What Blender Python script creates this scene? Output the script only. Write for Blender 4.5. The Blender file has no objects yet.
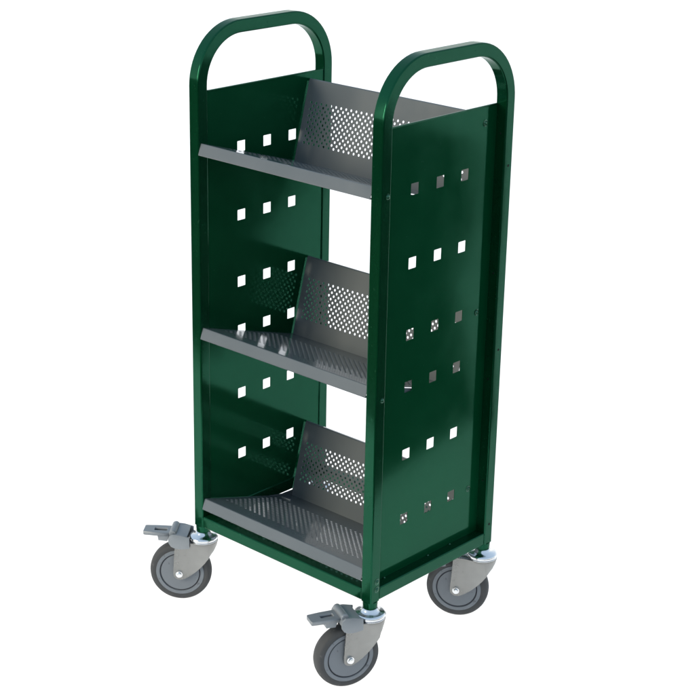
import bpy, bmesh, math
from mathutils import Matrix, Vector, noise

scene = bpy.context.scene
col = scene.collection
HB = 0.172                      # height of the frame above the ground (caster height)

# ------------------------------------------------------------------ camera
cd = bpy.data.cameras.new("camera")
cam = bpy.data.objects.new("camera", cd)
col.objects.link(cam)
right = Vector((0.7380689, 0.6744587, 0.0189679))
down = Vector((0.2470639, -0.2439919, -0.9377779))
fwd = Vector((-0.6278644, 0.6968310, -0.3467170))
m = Matrix.Identity(4)
for i in range(3):
    m[i][0] = right[i]; m[i][1] = -down[i]; m[i][2] = -fwd[i]
m.translation = Vector((2.340466, -2.135489, 1.561522 + HB))
cam.matrix_world = m
cd.sensor_width = 36.0
cd.lens = 1690.84 / 695.0 * 36.0
cd.clip_start = 0.05
cd.clip_end = 500.0
scene.camera = cam

# ------------------------------------------------------------------ world: sky gradient, plus an added bright lower half to backlight the ground
world = bpy.data.worlds.new("World")
scene.world = world
world.use_nodes = True
wn = world.node_tree.nodes; wl = world.node_tree.links
wn.clear()
wo = wn.new("ShaderNodeOutputWorld")
bg = wn.new("ShaderNodeBackground")
tc = wn.new("ShaderNodeTexCoord")
sp = wn.new("ShaderNodeSeparateXYZ")
mr = wn.new("ShaderNodeMapRange")
mr.inputs["From Min"].default_value = -1.0; mr.inputs["From Max"].default_value = 1.0
cr = wn.new("ShaderNodeValToRGB")
wl.new(tc.outputs["Generated"], sp.inputs[0])
wl.new(sp.outputs["Z"], mr.inputs["Value"])
wl.new(mr.outputs[0], cr.inputs[0])
wl.new(cr.outputs[0], bg.inputs["Color"])
wl.new(bg.outputs[0], wo.inputs["Surface"])
STOPS = [(0.0, (2.0, 1.98, 1.95)), (0.49, (2.0, 1.98, 1.95)), (0.505, (1.30, 1.29, 1.22)),
         (0.60, (1.00, 1.05, 1.08)), (0.75, (0.58, 0.74, 0.92)), (1.0, (0.44, 0.58, 0.76))]
els = cr.color_ramp.elements
els[0].position, els[0].color = STOPS[0][0], (*[c / 2 for c in STOPS[0][1]], 1)
els[1].position, els[1].color = STOPS[-1][0], (*[c / 2 for c in STOPS[-1][1]], 1)
for p, c in STOPS[1:-1]:
    e = els.new(p); e.color = (*[v / 2 for v in c], 1)
bg.inputs["Strength"].default_value = 2.0

# ------------------------------------------------------------------ soft lamp, high in front of the open side
def area(name, loc, target, sx, sy, power, colr):
    ld = bpy.data.lights.new(name, 'AREA')
    ld.shape = 'RECTANGLE'; ld.size = sx; ld.size_y = sy
    ld.energy = power; ld.color = colr
    o = bpy.data.objects.new(name, ld); col.objects.link(o)
    o.location = loc
    o.rotation_euler = (Vector(target) - Vector(loc)).to_track_quat('-Z', 'Y').to_euler()
    return o
area("key_lamp", (-0.8, -2.7, 1.75), (0.25, 0.1, 0.6), 1.1, 1.1, 74.0, (1.0, 0.86, 0.66))

scene.view_settings.view_transform = 'Standard'
scene.view_settings.look = 'None'
scene.view_settings.exposure = 0.0
scene.view_settings.gamma = 1.0
scene.render.engine = 'CYCLES'
scene.cycles.max_bounces = 10
scene.cycles.glossy_bounces = 6
scene.cycles.use_denoising = True

# ------------------------------------------------------------------ materials
def nodes_of(name):
    mt = bpy.data.materials.new(name); mt.use_nodes = True
    nt = mt.node_tree
    return mt, nt, nt.nodes["Principled BSDF"]

def add_bump(nt, b, scale, strength, dist=0.001, detail=3.0):
    t = nt.nodes.new("ShaderNodeTexCoord")
    n = nt.nodes.new("ShaderNodeTexNoise"); n.inputs["Scale"].default_value = scale
    n.inputs["Detail"].default_value = detail
    bp_ = nt.nodes.new("ShaderNodeBump"); bp_.inputs["Strength"].default_value = strength
    bp_.inputs["Distance"].default_value = dist
    nt.links.new(t.outputs["Object"], n.inputs["Vector"])
    nt.links.new(n.outputs["Fac"], bp_.inputs["Height"])
    nt.links.new(bp_.outputs[0], b.inputs["Normal"])
    return t

def vary(nt, b, t, c1, c2, scale, lo=0.35, hi=0.65, inp="Base Color"):
    n = nt.nodes.new("ShaderNodeTexNoise"); n.inputs["Scale"].default_value = scale
    n.inputs["Detail"].default_value = 5.0
    r = nt.nodes.new("ShaderNodeValToRGB")
    r.color_ramp.elements[0].position = lo; r.color_ramp.elements[0].color = (*c1, 1)
    r.color_ramp.elements[1].position = hi; r.color_ramp.elements[1].color = (*c2, 1)
    nt.links.new(t.outputs["Object"], n.inputs["Vector"])
    nt.links.new(n.outputs["Fac"], r.inputs[0])
    nt.links.new(r.outputs[0], b.inputs[inp])

def paint(name, c1, c2, rough, spec, coat=0.0, metallic=0.0, bump=0.06, scale=160.0, tint=None, flake=None, specks=None):
    mt, nt, b = nodes_of(name)
    b.inputs["Roughness"].default_value = rough
    b.inputs["Specular IOR Level"].default_value = spec
    b.inputs["Metallic"].default_value = metallic
    if tint: b.inputs["Specular Tint"].default_value = (*tint, 1)
    b.inputs["Coat Weight"].default_value = coat
    b.inputs["Coat Roughness"].default_value = 0.04
    t = add_bump(nt, b, scale, bump)
    vary(nt, b, t, c1, c2, 7.0)
    n = nt.nodes.new("ShaderNodeTexNoise"); n.inputs["Scale"].default_value = 14.0; n.inputs["Detail"].default_value = 8.0
    n.inputs["Roughness"].default_value = 0.65
    q = nt.nodes.new("ShaderNodeMapRange"); q.inputs["From Min"].default_value = 0.35; q.inputs["From Max"].default_value = 0.75
    q.inputs["To Min"].default_value = rough * 0.9; q.inputs["To Max"].default_value = min(rough * 1.5 + 0.02, 1.0)
    nt.links.new(t.outputs["Object"], n.inputs["Vector"]); nt.links.new(n.outputs["Fac"], q.inputs["Value"])
    nt.links.new(q.outputs[0], b.inputs["Roughness"])
    if specks:      # sparse dust specks and small marks of their own
        sn = nt.nodes.new("ShaderNodeTexNoise"); sn.inputs["Scale"].default_value = specks[0]; sn.inputs["Detail"].default_value = 4.0
        sr = nt.nodes.new("ShaderNodeMapRange"); sr.inputs["From Min"].default_value = specks[1]; sr.inputs["From Max"].default_value = specks[1] + 0.05
        sr.inputs["To Max"].default_value = specks[3]
        mc = nt.nodes.new("ShaderNodeMix"); mc.data_type = 'RGBA'
        src = b.inputs["Base Color"].links[0].from_socket
        nt.links.new(t.outputs["Object"], sn.inputs["Vector"]); nt.links.new(sn.outputs["Fac"], sr.inputs["Value"])
        nt.links.new(sr.outputs[0], mc.inputs["Factor"]); nt.links.new(src, mc.inputs["A"])
        mc.inputs["B"].default_value = (*specks[2], 1)
        nt.links.new(mc.outputs["Result"], b.inputs["Base Color"])
    if flake:       # green-tinted sheen of the enamel
        gl = nt.nodes.new("ShaderNodeBsdfGlossy"); gl.inputs["Color"].default_value = (*flake, 1)
        nt.links.new(q.outputs[0], gl.inputs["Roughness"])
        ad = nt.nodes.new("ShaderNodeAddShader"); out = nt.nodes["Material Output"]
        nt.links.new(b.outputs[0], ad.inputs[0]); nt.links.new(gl.outputs[0], ad.inputs[1])
        nt.links.new(ad.outputs[0], out.inputs["Surface"])
        if b.inputs["Normal"].is_linked: nt.links.new(b.inputs["Normal"].links[0].from_socket, gl.inputs["Normal"])
    return mt

M = {}
M['green'] = paint("green_gloss_paint", (0.0008, 0.0350, 0.0125), (0.0012, 0.0400, 0.0145), 0.09, 0.06, bump=0.02, scale=120, flake=(0.0035, 0.040, 0.022), specks=(190.0, 0.70, (0.02, 0.07, 0.045), 0.5))
M['green_tube'] = paint("green_tube_paint", (0.0008, 0.021, 0.0080), (0.0012, 0.026, 0.0095), 0.10, 0.09, bump=0.02, scale=120, flake=(0.0025, 0.046, 0.024), specks=(160.0, 0.68, (0.02, 0.07, 0.04), 0.4))
M['bolt'] = paint("painted_bolt_head", (0.001, 0.026, 0.011), (0.002, 0.034, 0.014), 0.10, 0.35, bump=0.02, scale=300, flake=(0.008, 0.06, 0.035))
M['grey'] = paint("grey_shelf_paint", (0.098, 0.119, 0.134), (0.110, 0.131, 0.147), 0.11, 0.5, bump=0.0035, scale=200)
M['grey_plate'] = paint("grey_back_plate_paint", (0.108, 0.128, 0.138), (0.120, 0.140, 0.150), 0.45, 0.28, bump=0.03, scale=260)
M['fork'] = paint("zinc_plated_steel", (0.16, 0.164, 0.158), (0.30, 0.304, 0.295), 0.24, 0.5, metallic=0.85, bump=0.12, scale=240)
M['chrome'] = paint("bright_chrome", (0.70, 0.72, 0.74), (0.82, 0.84, 0.86), 0.14, 0.5, metallic=1.0, bump=0.05, scale=90)
M['tyre'] = paint("dark_grey_rubber", (0.038, 0.041, 0.043), (0.056, 0.059, 0.061), 0.60, 0.35, bump=0.25, scale=200, specks=(70.0, 0.64, (0.13, 0.13, 0.125), 0.35))
M['hub'] = paint("grey_wheel_plastic", (0.135, 0.155, 0.175), (0.155, 0.175, 0.195), 0.5, 0.35, bump=0.06, scale=260, specks=(110.0, 0.66, (0.07, 0.075, 0.08), 0.6))
M['groove'] = paint("groove_dark_plastic", (0.02, 0.022, 0.03), (0.03, 0.032, 0.04), 0.6, 0.3)
M['pedal'] = paint("blue_grey_pedal_metal", (0.20, 0.225, 0.245), (0.27, 0.295, 0.315), 0.42, 0.5, metallic=0.3, bump=0.15, scale=150)
M['black'] = paint("dark_hole_disc", (0.004, 0.006, 0.005), (0.008, 0.01, 0.009), 0.6, 0.2)

# ground: white sheet made translucent, so added light from below washes out shadows
mt = bpy.data.materials.new("white_backlit_sheet"); mt.use_nodes = True
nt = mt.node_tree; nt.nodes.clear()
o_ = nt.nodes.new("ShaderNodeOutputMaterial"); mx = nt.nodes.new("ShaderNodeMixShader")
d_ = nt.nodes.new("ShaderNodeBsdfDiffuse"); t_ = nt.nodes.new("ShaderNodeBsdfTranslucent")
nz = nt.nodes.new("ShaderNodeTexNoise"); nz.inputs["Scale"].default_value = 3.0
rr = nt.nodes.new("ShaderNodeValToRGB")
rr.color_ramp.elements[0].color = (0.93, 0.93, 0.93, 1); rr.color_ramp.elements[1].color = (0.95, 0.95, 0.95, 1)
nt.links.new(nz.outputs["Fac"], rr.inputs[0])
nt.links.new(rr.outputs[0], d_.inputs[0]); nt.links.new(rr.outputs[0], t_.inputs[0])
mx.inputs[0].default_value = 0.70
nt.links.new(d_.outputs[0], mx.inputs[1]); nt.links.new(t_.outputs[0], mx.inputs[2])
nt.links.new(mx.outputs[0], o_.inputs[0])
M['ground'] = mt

# ------------------------------------------------------------------ mesh helpers (all in frame coordinates, z=0 at frame underside)
def link(name, me, mat, parent=None, smooth_angle=35, weighted=True):
    me.materials.clear(); me.materials.append(M[mat])
    o = bpy.data.objects.new(name, me); col.objects.link(o)
    if smooth_angle:
        for p in me.polygons: p.use_smooth = True
        me.set_sharp_from_angle(angle=math.radians(smooth_angle))
    if weighted:
        w = o.modifiers.new("weighted_normal", 'WEIGHTED_NORMAL'); w.keep_sharp = True
    if parent: o.parent = parent
    return o

def from_bm(bm, name="m"):
    bmesh.ops.recalc_face_normals(bm, faces=bm.faces)
    me = bpy.data.meshes.new(name); bm.to_mesh(me); bm.free(); return me

def box_bm(bm, x0, x1, y0, y1, z0, z1, bev=0.0, seg=2):
    r = bmesh.ops.create_cube(bm, size=1.0)
    vs = r['verts']
    for v in vs:
        v.co = Vector((x0 + (v.co.x + .5) * (x1 - x0), y0 + (v.co.y + .5) * (y1 - y0), z0 + (v.co.z + .5) * (z1 - z0)))
    if bev:
        es = list({e for v in vs for e in v.link_edges})
        bmesh.ops.bevel(bm, geom=es, offset=bev, segments=seg, affect='EDGES', profile=0.5)

def prism_bm(bm, prof, n0, n1, conv, bev=0.0, seg=2):
    """extrude closed profile [(a,b)] from n0 to n1; conv(a,b,n)->Vector"""
    A = [bm.verts.new(conv(a, b, n0)) for a, b in prof]
    B = [bm.verts.new(conv(a, b, n1)) for a, b in prof]
    fs = [bm.faces.new(A), bm.faces.new(B)]
    k = len(prof)
    for i in range(k):
        fs.append(bm.faces.new((A[i], A[(i + 1) % k], B[(i + 1) % k], B[i])))
    if bev:
        es = list({e for f in fs[:2] for e in f.edges})
        bmesh.ops.bevel(bm, geom=es, offset=bev, segments=seg, affect='EDGES', profile=0.5)

def lathe_bm(bm, prof, conv, n=48, cap=True):
    """prof [(r,h)] revolved; conv(rcos,rsin,h)->Vector"""
    rings = []
    for r, h in prof:
        if r < 1e-6:
            rings.append([bm.verts.new(conv(0, 0, h))])
        else:
            rings.append([bm.verts.new(conv(r * math.cos(2 * math.pi * i / n), r * math.sin(2 * math.pi * i / n), h)) for i in range(n)])
    for a, b in zip(rings[:-1], rings[1:]):
        for i in range(n):
            j = (i + 1) % n
            if len(a) == 1 and len(b) == 1: continue
            if len(a) == 1: bm.faces.new((a[0], b[i], b[j]))
            elif len(b) == 1: bm.faces.new((a[i], a[j], b[0]))
            else: bm.faces.new((a[i], a[j], b[j], b[i]))

def sheet_mesh(outer, holes, thick, conv):
    """flat sheet with real holes: 2D filled curve, extruded to thickness, mapped by conv(u,v,w)"""
    cu = bpy.data.curves.new("sheet", 'CURVE'); cu.dimensions = '2D'; cu.fill_mode = 'BOTH'
    cu.extrude = thick / 2
    for pts in [outer] + holes:
        s = cu.splines.new('POLY'); s.points.add(len(pts) - 1)
        for i, (a, b) in enumerate(pts): s.points[i].co = (a, b, 0, 1)
        s.use_cyclic_u = True
    ob = bpy.data.objects.new("sheet", cu); col.objects.link(ob)
    dg = bpy.context.evaluated_depsgraph_get()
    me = bpy.data.meshes.new_from_object(ob.evaluated_get(dg))
    bpy.data.objects.remove(ob); bpy.data.curves.remove(cu)
    for v in me.vertices: v.co = conv(v.co.x, v.co.y, v.co.z)
    bm = bmesh.new(); bm.from_mesh(me)
    bmesh.ops.remove_doubles(bm, verts=bm.verts, dist=1e-6)
    bmesh.ops.recalc_face_normals(bm, faces=bm.faces); bm.to_mesh(me); bm.free()
    return me

# ------------------------------------------------------------------ dimensions (metres)
W, D, H, T = 0.4886, 0.3712, 1.030, 0.0255
ROWS = [0.7841, 0.6458, 0.5078, 0.4050, 0.2677, 0.1329]
COLS = [0.1156, 0.1872, 0.2583]
PTOP = 0.9043
ORG = Vector((W / 2, D / 2, -HB))       # thing's origin on the ground

root = bpy.data.objects.new("book_trolley", None); col.objects.link(root)
root.location = (W / 2, D / 2, 0.0)
root['label'] = "dark green metal book trolley with three perforated grey shelves on four swivel casters"
root['category'] = "book trolley"

def part(name, bm_or_me, mat, parent=root, **k):
    me = bm_or_me if isinstance(bm_or_me, bpy.types.Mesh) else from_bm(bm_or_me, name)
    me.transform(Matrix.Translation(-ORG))
    return link(name, me, mat, parent, **k)

# ------------------------------------------------------------------ handle frames: square tube bent to a loop
def loop_bm(x0):
    """square tube, outer faces x0..x0+T, swept up, over and down"""
    R = 0.116; h = T / 2; cr_ = 0.0030
    path = []                                   # (y, z, ny, nz) centre line + outward normal
    path.append((h, 0.0, -1, 0))
    for k in range(1, 8): path.append((h, (H - R) * k / 8, -1, 0))
    rc = R - h
    for k in range(0, 17):
        a = math.pi / 2 * k / 16
        path.append((R - rc * math.cos(a), H - R + rc * math.sin(a), -math.cos(a), math.sin(a)))
    for k in range(0, 17):
        a = math.pi / 2 * k / 16
        path.append((D - R + rc * math.sin(a), H - R + rc * math.cos(a), math.sin(a), math.cos(a)))
    for k in range(7, 0, -1): path.append((D - h, (H - R) * k / 8, 1, 0))
    path.append((D - h, 0.0, 1, 0))
    prof = []
    for (sx, sy, a0) in ((1, 1, 0), (-1, 1, 90), (-1, -1, 180), (1, -1, 270)):
        for k in range(5):
            a = math.radians(a0 + 90 * k / 4)
            prof.append((sx * (h - cr_) + cr_ * math.cos(a), sy * (h - cr_) + cr_ * math.sin(a)))
    bm = bmesh.new(); rings = []
    for y, z, ny, nz in path:
        rings.append([bm.verts.new((x0 + h + a, y + ny * b, z + nz * b)) for a, b in prof])
    n = len(prof)
    for A, B in zip(rings[:-1], rings[1:]):
        for i in range(n): bm.faces.new((A[i], A[(i + 1) % n], B[(i + 1) % n], B[i]))
    bm.faces.new(rings[0]); bm.faces.new(rings[-1])
    # stub sockets under each upright
    for yc in (h, D - h):
        lathe_bm(bm, [(0, 0.004), (0.0122, 0.004), (0.0122, 0.0005), (0.0146, -0.0002), (0.0145, -0.006), (0.0140, -0.012), (0.0133, -0.018), (0.0130, -0.024), (0, -0.024)],
                 lambda a, b, c, yc=yc: Vector((x0 + h + a, yc + b, c)), 24)
    return bm

def bolt_bm(p, axis, r=0.0046, hgt=0.0036):
    """domed bolt head with washer at p; axis = unit vector out of the surface"""
    ax = Vector(axis); u = ax.orthogonal().normalized(); v = ax.cross(u)
    bm = bmesh.new()
    lathe_bm(bm, [(0, -0.0008), (r * 1.45, -0.0008), (r * 1.45, 0.0007), (r, 0.0008), (r * .93, hgt * .45), (r * .72, hgt * .78), (r * .38, hgt * .96), (0, hgt)],
             lambda a, b, c: Vector(p) + u * a + v * b + ax * c, 20)
    return bm

def hole_disc_bm(p, axis, r=0.0026):  # flat black disc, painted as the dark inside of a drilled hole
    ax = Vector(axis); u = ax.orthogonal().normalized(); v = ax.cross(u)
    bm = bmesh.new()
    lathe_bm(bm, [(0, -0.0006), (r, -0.0006), (r, 0.0003), (0, 0.0003)],
             lambda a, b, c: Vector(p) + u * a + v * b + ax * c, 16)
    return bm

BZ = (0.0425, 0.4110, 0.7915)
for side in (0, 1):
    x0 = 0.0 if side == 0 else W - T
    outx = 0.0 if side == 0 else W
    sx = -1 if side == 0 else 1
    fr = part("handle_frame", loop_bm(x0), 'green_tube')
    for z in BZ + (0.026,):
        part("bolt", bolt_bm((outx, 0.0160, z), (sx, 0, 0)), 'bolt', fr, weighted=False)
    for y, z in ((D - 0.012, 0.788), (D - 0.012, 0.420), (D - 0.012, 0.043)):
        part("rivet_hole", hole_disc_bm((outx, y, z), (sx, 0, 0)), 'black', fr, weighted=False)
    for z in (0.850, 0.577, 0.359, 0.141):
        part("rivet_hole", hole_disc_bm((x0 + T * .55, D - T, z), (0, -1, 0), 0.0018), 'black', fr, weighted=False)
    # perforated-square side panel, flush with the inner faces of the tubes
    px = T - 0.0028 if side == 0 else W - T + 0.0028
    hs = 0.0109
    rc = 0.0014
    holes = [[(y + sa * (hs - rc) + rc * math.cos(a0 + k * math.pi / 6), z + sb * (hs - rc) + rc * math.sin(a0 + k * math.pi / 6))
              for sa, sb, a0 in ((1, 1, 0), (-1, 1, math.pi / 2), (-1, -1, math.pi), (1, -1, 1.5 * math.pi)) for k in range(4)]
             for y in COLS for z in ROWS]
    e = 0.0002
    outer = [(T + e, T - 0.001), (D - T - e, T - 0.001), (D - T - e, PTOP), (T + e, PTOP)]
    pn = part("side_panel", sheet_mesh(outer, holes, 0.0012, lambda u, v, w, px=px: Vector((px + w, u, v))), 'green',
              smooth_angle=None, weighted=False)
    bm = bmesh.new()
    box_bm(bm, px - 0.0024, px + 0.0024, T + 0.0006, D - T - 0.0006, PTOP - 0.0010, PTOP + 0.0016, 0.0011, 2)
    part("rolled_edge", bm, 'green_tube', pn)
    for z in (0.8725, 0.5030, 0.1300):
        part("bolt", bolt_bm((px + sx * 0.0006, 0.3120, z), (sx, 0, 0)), 'bolt', pn, weighted=False)
    # rail along the foot of the panel
    bm = bmesh.new()
    box_bm(bm, x0 + 0.0004, x0 + T - 0.0004, T - 0.0005, D - T + 0.0005, 0.0004, T + 0.0012, 0.0028, 3)
    rl = part("base_rail", bm, 'green_tube')
    for y in (0.190, 0.258, 0.060):
        part("bolt", bolt_bm((x0 + T / 2 - sx * 0.0075, y, T + 0.0012), (0, 0, 1), 0.0024, 0.0024), 'bolt', rl, weighted=False)

for y0 in (0.0003, D - T + 0.0003):
    bm = bmesh.new()
    box_bm(bm, T - 0.0005, W - T + 0.0005, y0, y0 + T - 0.0006, 0.0004, T - 0.0004, 0.0028, 3)
    part("base_rail", bm, 'green_tube')

# weld beads where the rails meet the uprights
def weld_bm(p0, p1, r):
    p0, p1 = Vector(p0), Vector(p1); d = (p1 - p0); L = d.length; ax = d.normalized()
    u = ax.orthogonal().normalized(); v = ax.cross(u); bm = bmesh.new(); n = 26
    prof = [(0, 0.0)] + [(r * (0.80 + 0.28 * abs(math.sin(i * math.pi * 9 / n)) + 0.10 * math.sin(i * 2.3)), L * i / n) for i in range(1, n)] + [(0, L)]
    lathe_bm(bm, prof, lambda a, b, c: p0 + u * a + v * b + ax * c, 10)
    return bm
for side in (0, 1):
    xo = 0.0006 if side == 0 else W - 0.0006
    xi = T if side == 0 else W - T
    for y in (T, D - T):
        part("weld_bead", weld_bm((xo, y, 0.002), (xo, y, T - 0.002), 0.0011), 'green_tube', weighted=False)
    for y in (0.0009, D - T + 0.0009):
        part("weld_bead", weld_bm((xi, y, 0.002), (xi, y, T - 0.002), 0.0011), 'green_tube', weighted=False)

# ------------------------------------------------------------------ shelves
XA, XB = T + 0.0005, W - T - 0.0005
def shelf(k):
    z0 = 0.0645 + 0.3715 * k
    A = Vector((0, 0.0065, z0)); B = Vector((0, 0.262, z0 - 0.0765))
    Tp = Vector((0, 0.3035, z0 + 0.0825)); th = 0.0013
    # floor + front lip as one folded sheet, the floor punched with the same staggered holes
    ft = 0.0012; fv = (B - A).normalized(); FL = (B - A).length; fn = Vector((0, -fv.z, fv.y))
    mid = [(-0.0010 + 0.010, z0 - 0.0235), (-0.0016, z0 - 0.0225), (A.y, A.z), (A.y + 0.0060 * fv.y, A.z + 0.0060 * fv.z)]
    # offset polyline for thickness, with rounded lip bends
    def rnd(pts, r):
        out = [pts[0]]
        for i in range(1, len(pts) - 1):
            p0, p1, p2 = Vector(pts[i - 1]), Vector(pts[i]), Vector(pts[i + 1])
            a = p1 + (p0 - p1).normalized() * r; b = p1 + (p2 - p1).normalized() * r
            for t in (0, .33, .67, 1):
                q = a * (1 - t) ** 2 + p1 * 2 * t * (1 - t) + b * t * t
                out.append((q.x, q.y))
        out.append(pts[-1]); return out
    ml = rnd(mid, 0.0022); th = ft
    off = []
    for i, p in enumerate(ml):
        a = Vector(ml[max(i - 1, 0)]); b = Vector(ml[min(i + 1, len(ml) - 1)])
        d = (b - a).normalized(); off.append((p[0] + d.y * th, p[1] - d.x * th))
    prof = ml + off[::-1]
    bm = bmesh.new()
    prism_bm(bm, prof, XA, XB, lambda a, b, n: Vector((n, a, b)))
    th = 0.0013
    fh = []
    for j in range(23):
        vv = 0.0495 + j * 0.00677
        n = 31 if j % 2 == 0 else 30
        for i in range(n):
            xx = W / 2 + (i - (n - 1) / 2) * 0.01345
            fh.append([(xx + 0.0032 * math.cos(a * math.pi / 5), vv + 0.0032 * math.sin(a * math.pi / 5)) for a in range(10)])
    fm = sheet_mesh([(XA, 0.0060), (XB, 0.0060), (XB, FL + .001), (XA, FL + .001)], fh, ft,
                    lambda u, q, w: Vector((u, A.y, A.z)) + fv * q + fn * (w - ft / 2))
    bm.from_mesh(fm)
    # folded end flanges beneath the shelf floor, bolted to the panels
    for x in (XA, XB - th):
        pr = [(A.y + .004, A.z - .004), (B.y - .004, B.z - .002), (B.y - .006, B.z - .012), (A.y + .008, A.z - .018)]
        prism_bm(bm, pr, x, x + th, lambda a, b, n: Vector((n, a, b)))
    if k == 0:      # upturned end tabs beside the back corner of the lowest shelf
        for x in (XA, XB - th):
            sl = lambda y: A.z + (B.z - A.z) * (y - A.y) / (B.y - A.y)
            pr = [(0.185, sl(0.185) - .0005), (B.y - .001, sl(B.y) - .0005), (B.y + .003, B.z + .0115), (0.232, B.z + .0125)]
            prism_bm(bm, pr, x, x + th, lambda a, b, n: Vector((n, a, b)))
    s = part("shelf", bm, 'grey', smooth_angle=30)
    # back plate with staggered round holes
    v = (Tp - B).normalized(); L = (Tp - B).length
    nrm = Vector((0, -v.z, v.y))
    p = 0.01345; rows = 13; r = 0.0029
    holes = []
    for j in range(rows):
        vv = 0.0392 + j * (0.1205 - 0.0392) / (rows - 1)
        n = 31 if j % 2 == 0 else 30
        for i in range(n):
            xx = W / 2 + (i - (n - 1) / 2) * p
            holes.append([(xx + r * math.cos(a * math.pi / 5), vv + r * math.sin(a * math.pi / 5)) for a in range(10)])
    me = sheet_mesh([(XA + .0004, -0.0006), (XB - .0004, -0.0006), (XB - .0004, L), (XA + .0004, L)], holes, th,
                    lambda u, q, w: Vector((u, B.y, B.z)) + v * q + nrm * w)
    bp_ = part("back_plate", me, 'grey_plate', s, smooth_angle=None, weighted=False)
    # rolled top edge, folded backwards
    bm = bmesh.new()
    c = B + v * L
    pr = rnd([(c.y - nrm.y * 0 , c.z - .001), (c.y + v.y * .003 + 0.0006, c.z + .0022), (c.y + 0.010, c.z - 0.0008), (c.y + 0.0105, c.z - 0.006)], 0.0012)
    of = []
    for i, q in enumerate(pr):
        a = Vector(pr[max(i - 1, 0)]); b = Vector(pr[min(i + 1, len(pr) - 1)]); d = (b - a).normalized()
        of.append((q[0] + d.y * th, q[1] - d.x * th))
    prism_bm(bm, pr + of[::-1], XA + .0004, XB - .0004, lambda a, b, n: Vector((n, a, b)))
    part("rolled_edge", bm, 'grey', s, smooth_angle=40)
for k in range(3): shelf(k)

# ------------------------------------------------------------------ casters (local: origin on swivel axis at ground, +x trail)
CT, WR = 0.0475, 0.0646
def fork_me():
    bm = bmesh.new()
    def ul(z):
        P = [(-0.034, -0.0305), (-0.045, -0.0285), (-0.057, -0.0235), (-0.066, -0.0175), (-0.0757, -0.010), (-0.0966, 0.0075), (-0.109, 0.0225), (-0.1165, 0.0330), (-0.1205, 0.0430)]
        for (za, ua), (zb, ub) in zip(P[:-1], P[1:]):
            if zb <= z <= za: return ua + (ub - ua) * (za - z) / (za - zb)
        return P[-1][1]
    zs = [-0.034, -0.039, -0.045, -0.051, -0.057, -0.062, -0.067, -0.0715]
    N = 14; prev = None
    ut = lambda z: 0.0560 + 0.004 * min(1.0, (-0.034 - z) / 0.066)
    for z in zs:
        f = (z + 0.034) / (-0.0715 + 0.034)
        a = 0.0305 * (1 - f) + 0.0006 * f; b = 0.0300 * (1 - f) ** 1.6 + 0.0222 * (1 - (1 - f) ** 1.6)
        ring = []
        ub = ul(z) + a
        for s in (-1,):
            ring += [(ut(z), -0.0222), (0.035, -0.0222), (max(ub, 0.001) if f < .2 else ub + .0005, -b)]
        for k in range(1, N):
            t = -math.pi / 2 + math.pi * k / N
            ring.append((ub - a * math.cos(t), b * math.sin(t)))
        ring += [(max(ub, 0.001) if f < .2 else ub + .0005, b), (0.035, 0.0222), (ut(z), 0.0222)]
        vs = [bm.verts.new((u_, n_, z)) for u_, n_ in ring]
        if prev:
            for i in range(len(vs) - 1): bm.faces.new((prev[i], prev[i + 1], vs[i + 1], vs[i]))
        prev = vs
    # legs below, continuing the ring's own vertices
    low = [-0.080, -0.090, -0.100, -0.108, -0.1135, -0.1175, -0.1205]
    n_ = len(prev)
    for s, pl in ((-1, [prev[2], prev[1], prev[0]]), (1, [prev[n_ - 3], prev[n_ - 2], prev[n_ - 1]])):
        for z in low:
            tr = ut(z) if z > -0.108 else CT + math.sqrt(max(0.0130 ** 2 - (z + 0.1078) ** 2, 1e-7))
            tr = min(tr, 0.0600)
            le = min(ul(z), tr - 0.001)
            mid = 0.035 if le < 0.025 else (le + tr) / 2
            row = [bm.verts.new((u_, s * 0.0222, z)) for u_ in (le, mid, tr)]
            for i in range(2): bm.faces.new((pl[i], pl[i + 1], row[i + 1], row[i]))
            pl = row
    bmesh.ops.remove_doubles(bm, verts=bm.verts, dist=0.0004)
    bmesh.ops.recalc_face_normals(bm, faces=bm.faces)
    g = bmesh.ops.solidify(bm, geom=bm.faces[:], thickness=0.0026)
    # top disc joining the shell
    lathe_bm(bm, [(0, -0.0335), (0.0300, -0.0335), (0.0302, -0.0345), (0.0302, -0.0375), (0, -0.0375)], lambda a, b, c: Vector((a, b, c)), 48)
    box_bm(bm, 0.0, 0.055, -0.0215, 0.0215, -0.0372, -0.0340, 0.001, 1)
    return from_bm(bm, "fork")

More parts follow.
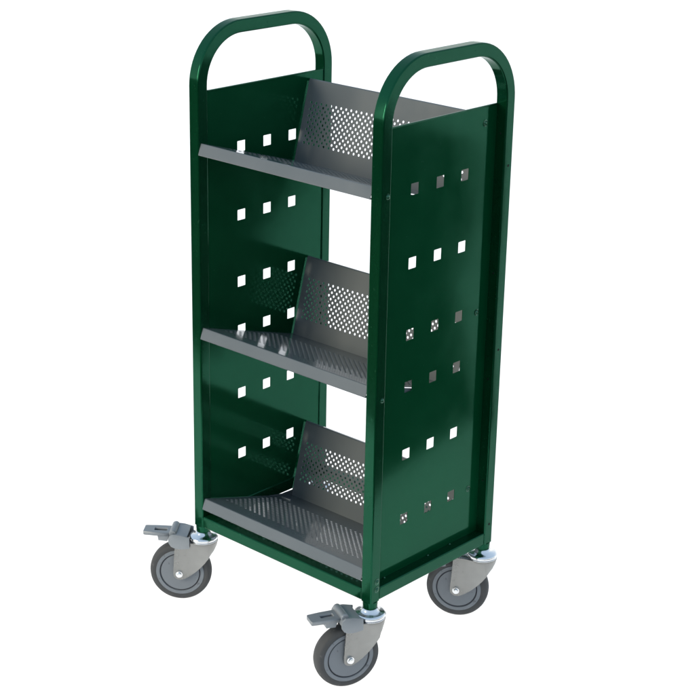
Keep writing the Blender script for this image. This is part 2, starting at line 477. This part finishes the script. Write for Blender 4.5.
def make_caster(brake):
    def P(name, bm, mat, parent=None, **k):
        me = bm if isinstance(bm, bpy.types.Mesh) else from_bm(bm, name)
        return link(name, me, mat, parent, **k)
    c = P("caster", fork_me(), 'fork', root, smooth_angle=50, weighted=False)
    # swivel head
    bm = bmesh.new()
    lathe_bm(bm, [(0, -0.014), (0.0125, -0.014), (0.0150, -0.0155), (0.0165, -0.0185), (0.0205, -0.0215), (0.0262, -0.0228), (0.0296, -0.0245), (0.0308, -0.0272),
                  (0.0305, -0.0300), (0.0285, -0.0312), (0.0270, -0.0316), (0.0270, -0.0325), (0.0300, -0.0330), (0.0300, -0.0344), (0, -0.0344)],
             lambda a, b, h: Vector((a, b, h)), 56)
    P("swivel_head", bm, 'chrome', c, smooth_angle=40, weighted=False)
    ax = lambda a, b, h: Vector((CT + a, h, -HB + WR + b))
    bm = bmesh.new()                                         # tyre: rounded tread
    tw = 0.0155
    pr = [(0.0505, -tw * .90), (0.0560, -tw), (0.0600, -tw * .93), (0.0628, -tw * .72), (0.0641, -tw * .40), (WR, 0), (0.0641, tw * .40), (0.0628, tw * .72), (0.0600, tw * .93), (0.0560, tw), (0.0505, tw * .90)]
    lathe_bm(bm, pr + [pr[0]], ax, 72)
    bmesh.ops.remove_doubles(bm, verts=bm.verts, dist=1e-6)
    P("tyre", bm, 'tyre', c, smooth_angle=60, weighted=False)
    bm = bmesh.new()                                         # hub disc with ring groove
    h = 0.0152
    pr = [(0.008, -h), (0.040, -h * .93), (0.0408, -h * .80), (0.0424, -h * .80), (0.0432, -h * 1.0), (0.0500, -h * 1.0), (0.0512, -h * .86)]
    pr = [(0.0, -h)] + pr + [(r, -z) for r, z in pr[::-1]] + [(0.0, h)]
    lathe_bm(bm, pr, ax, 72)
    wh = P("wheel_disc", bm, 'hub', c, smooth_angle=30, weighted=False)
    bm = bmesh.new()
    for s in (-1, 1):
        lathe_bm(bm, [(0.0406, s * h * .80), (0.0406, s * h * .835), (0.0427, s * h * .835), (0.0427, s * h * .80)], ax, 72)
    P("groove", bm, 'groove', c, smooth_angle=30, weighted=False)
    bm = bmesh.new()                                         # axle
    for s in (-1, 1):
        pr = [(0, .0212), (0.0072, .0212), (0.0072, .0252), (0.0056, .0256), (0.0052, .0292), (0.0036, .0302), (0, .0304)]
        lathe_bm(bm, [(r, s * z) for r, z in pr], ax, 6 if s < 0 else 20)
    lathe_bm(bm, [(0, -.0205), (0.0075, -.0205), (0.0075, .0205), (0, .0205)], ax, 20)
    P("axle_bolt", bm, 'chrome', c, smooth_angle=40, weighted=False)
    if brake:
        cv = lambda a, b, n: Vector((a, n, b))
        bm = bmesh.new()
        # cheeks either side of the fork, joined by a top bridge
        prof = [(0.0245, -0.0200), (0.0440, -0.0150), (0.0600, -0.0140), (0.0665, -0.0185), (0.0690, -0.0260), (0.0680, -0.0350), (0.0630, -0.0425), (0.0540, -0.0465),
                (0.0400, -0.0470), (0.0245, -0.0445)]
        for n0, n1 in ((-0.0292, -0.0255), (0.0255, 0.0292)):
            prism_bm(bm, prof, n0, n1, cv, 0.0010, 2)
        top = [(0.0300, -0.0180), (0.0440, -0.0155), (0.0600, -0.0143), (0.0670, -0.0200), (0.0688, -0.0280), (0.0655, -0.0280), (0.0640, -0.0220), (0.0590, -0.0180), (0.0300, -0.0215)]
        prism_bm(bm, top, -0.0270, 0.0270, cv, 0.0012, 2)
        # raised cross knuckle
        lathe_bm(bm, [(0, -.0235), (0.0062, -.0235), (0.0078, -.0215), (0.0078, .0215), (0.0062, .0235), (0, .0235)],
                 lambda a, b, h: Vector((0.0600 + a, h, -0.0150 + b)), 20)
        b_ = P("brake_pedal", bm, 'pedal', c, smooth_angle=35, weighted=False)
        # lever plate with slot
        def rr_(x0, x1, y0, y1, r):
            o = []
            for cx, cy, a0 in ((x1 - r, y1 - r, 0), (x0 + r, y1 - r, 90), (x0 + r, y0 + r, 180), (x1 - r, y0 + r, 270)):
                for k in range(5):
                    a = math.radians(a0 + 22.5 * k); o.append((cx + r * math.cos(a), cy + r * math.sin(a)))
            return o
        outer = [(0.062, -0.0175), (0.098, -0.0170), (0.1215, -0.0150), (0.1235, -0.0130), (0.1235, 0.0130), (0.1215, 0.0150), (0.098, 0.0170), (0.062, 0.0175)]
        me = sheet_mesh(outer, [rr_(0.075, 0.102, -0.0068, 0.0068, 0.002)], 0.0078,
                        lambda u, v_, w: Vector((u, v_, -0.0205 + w + 0.0 * u)))
        P("lever_plate", me, 'pedal', c, smooth_angle=None, weighted=False)
        bm = bmesh.new()
        box_bm(bm, 0.066, 0.1045, -0.0070, 0.0070, -0.0272, -0.0225, 0.001, 1)
        prism_bm(bm, [(0.0690, -0.0250), (0.0945, -0.0250), (0.0925, -0.0375), (0.0740, -0.0385)], -0.012, 0.012, cv, 0.001, 1)
        P("brake_cam", bm, 'pedal', c, smooth_angle=30, weighted=False)
    return c

def copy_caster(src):
    c = src.copy(); col.objects.link(c)
    for ch in src.children:
        d = ch.copy(); col.objects.link(d); d.parent = c
    return c
braked = make_caster(True); plain = make_caster(False)
h = T / 2
for o, x, y, a in ((braked, W - h, h, 244.1), (copy_caster(braked), h, h, 217.7), (plain, W - h, D - h, 209.6), (copy_caster(plain), h, D - h, 222.0)):
    o.location = Vector((x, y, 0)) - ORG
    o.rotation_euler = (0, 0, math.radians(a))

# ------------------------------------------------------------------ ground: white translucent sheet, unseen dark floor added beside it for dark panel reflections
EDGE = [(-90.0, -0.98), (0.35, -0.98), (0.92, -0.70), (1.06, 0.10), (1.04, 0.70), (1.14, 1.22), (1.88, 2.04), (2.42, 2.85), (3.1, 3.7), (5.2, 4.3), (90.0, 9.0)]  # border kept out of view, shaped for bright and dark reflections in the panels
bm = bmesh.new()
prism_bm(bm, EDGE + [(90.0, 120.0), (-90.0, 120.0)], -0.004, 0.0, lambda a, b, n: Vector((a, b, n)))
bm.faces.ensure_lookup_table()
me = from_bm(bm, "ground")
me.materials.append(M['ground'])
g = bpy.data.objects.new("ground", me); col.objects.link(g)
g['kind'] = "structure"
bm = bmesh.new()
prism_bm(bm, EDGE + [(90.0, -90.0), (-90.0, -90.0)], -0.016, -0.006, lambda a, b, n: Vector((a, b, n)))
me = from_bm(bm, "reflection_floor")
me.materials.append(paint("dark_reflection_floor", (0.045, 0.042, 0.030), (0.070, 0.064, 0.048), 0.7, 0.3, bump=0.3, scale=30))
f = bpy.data.objects.new("reflection_floor", me); col.objects.link(f)
f['kind'] = "structure"
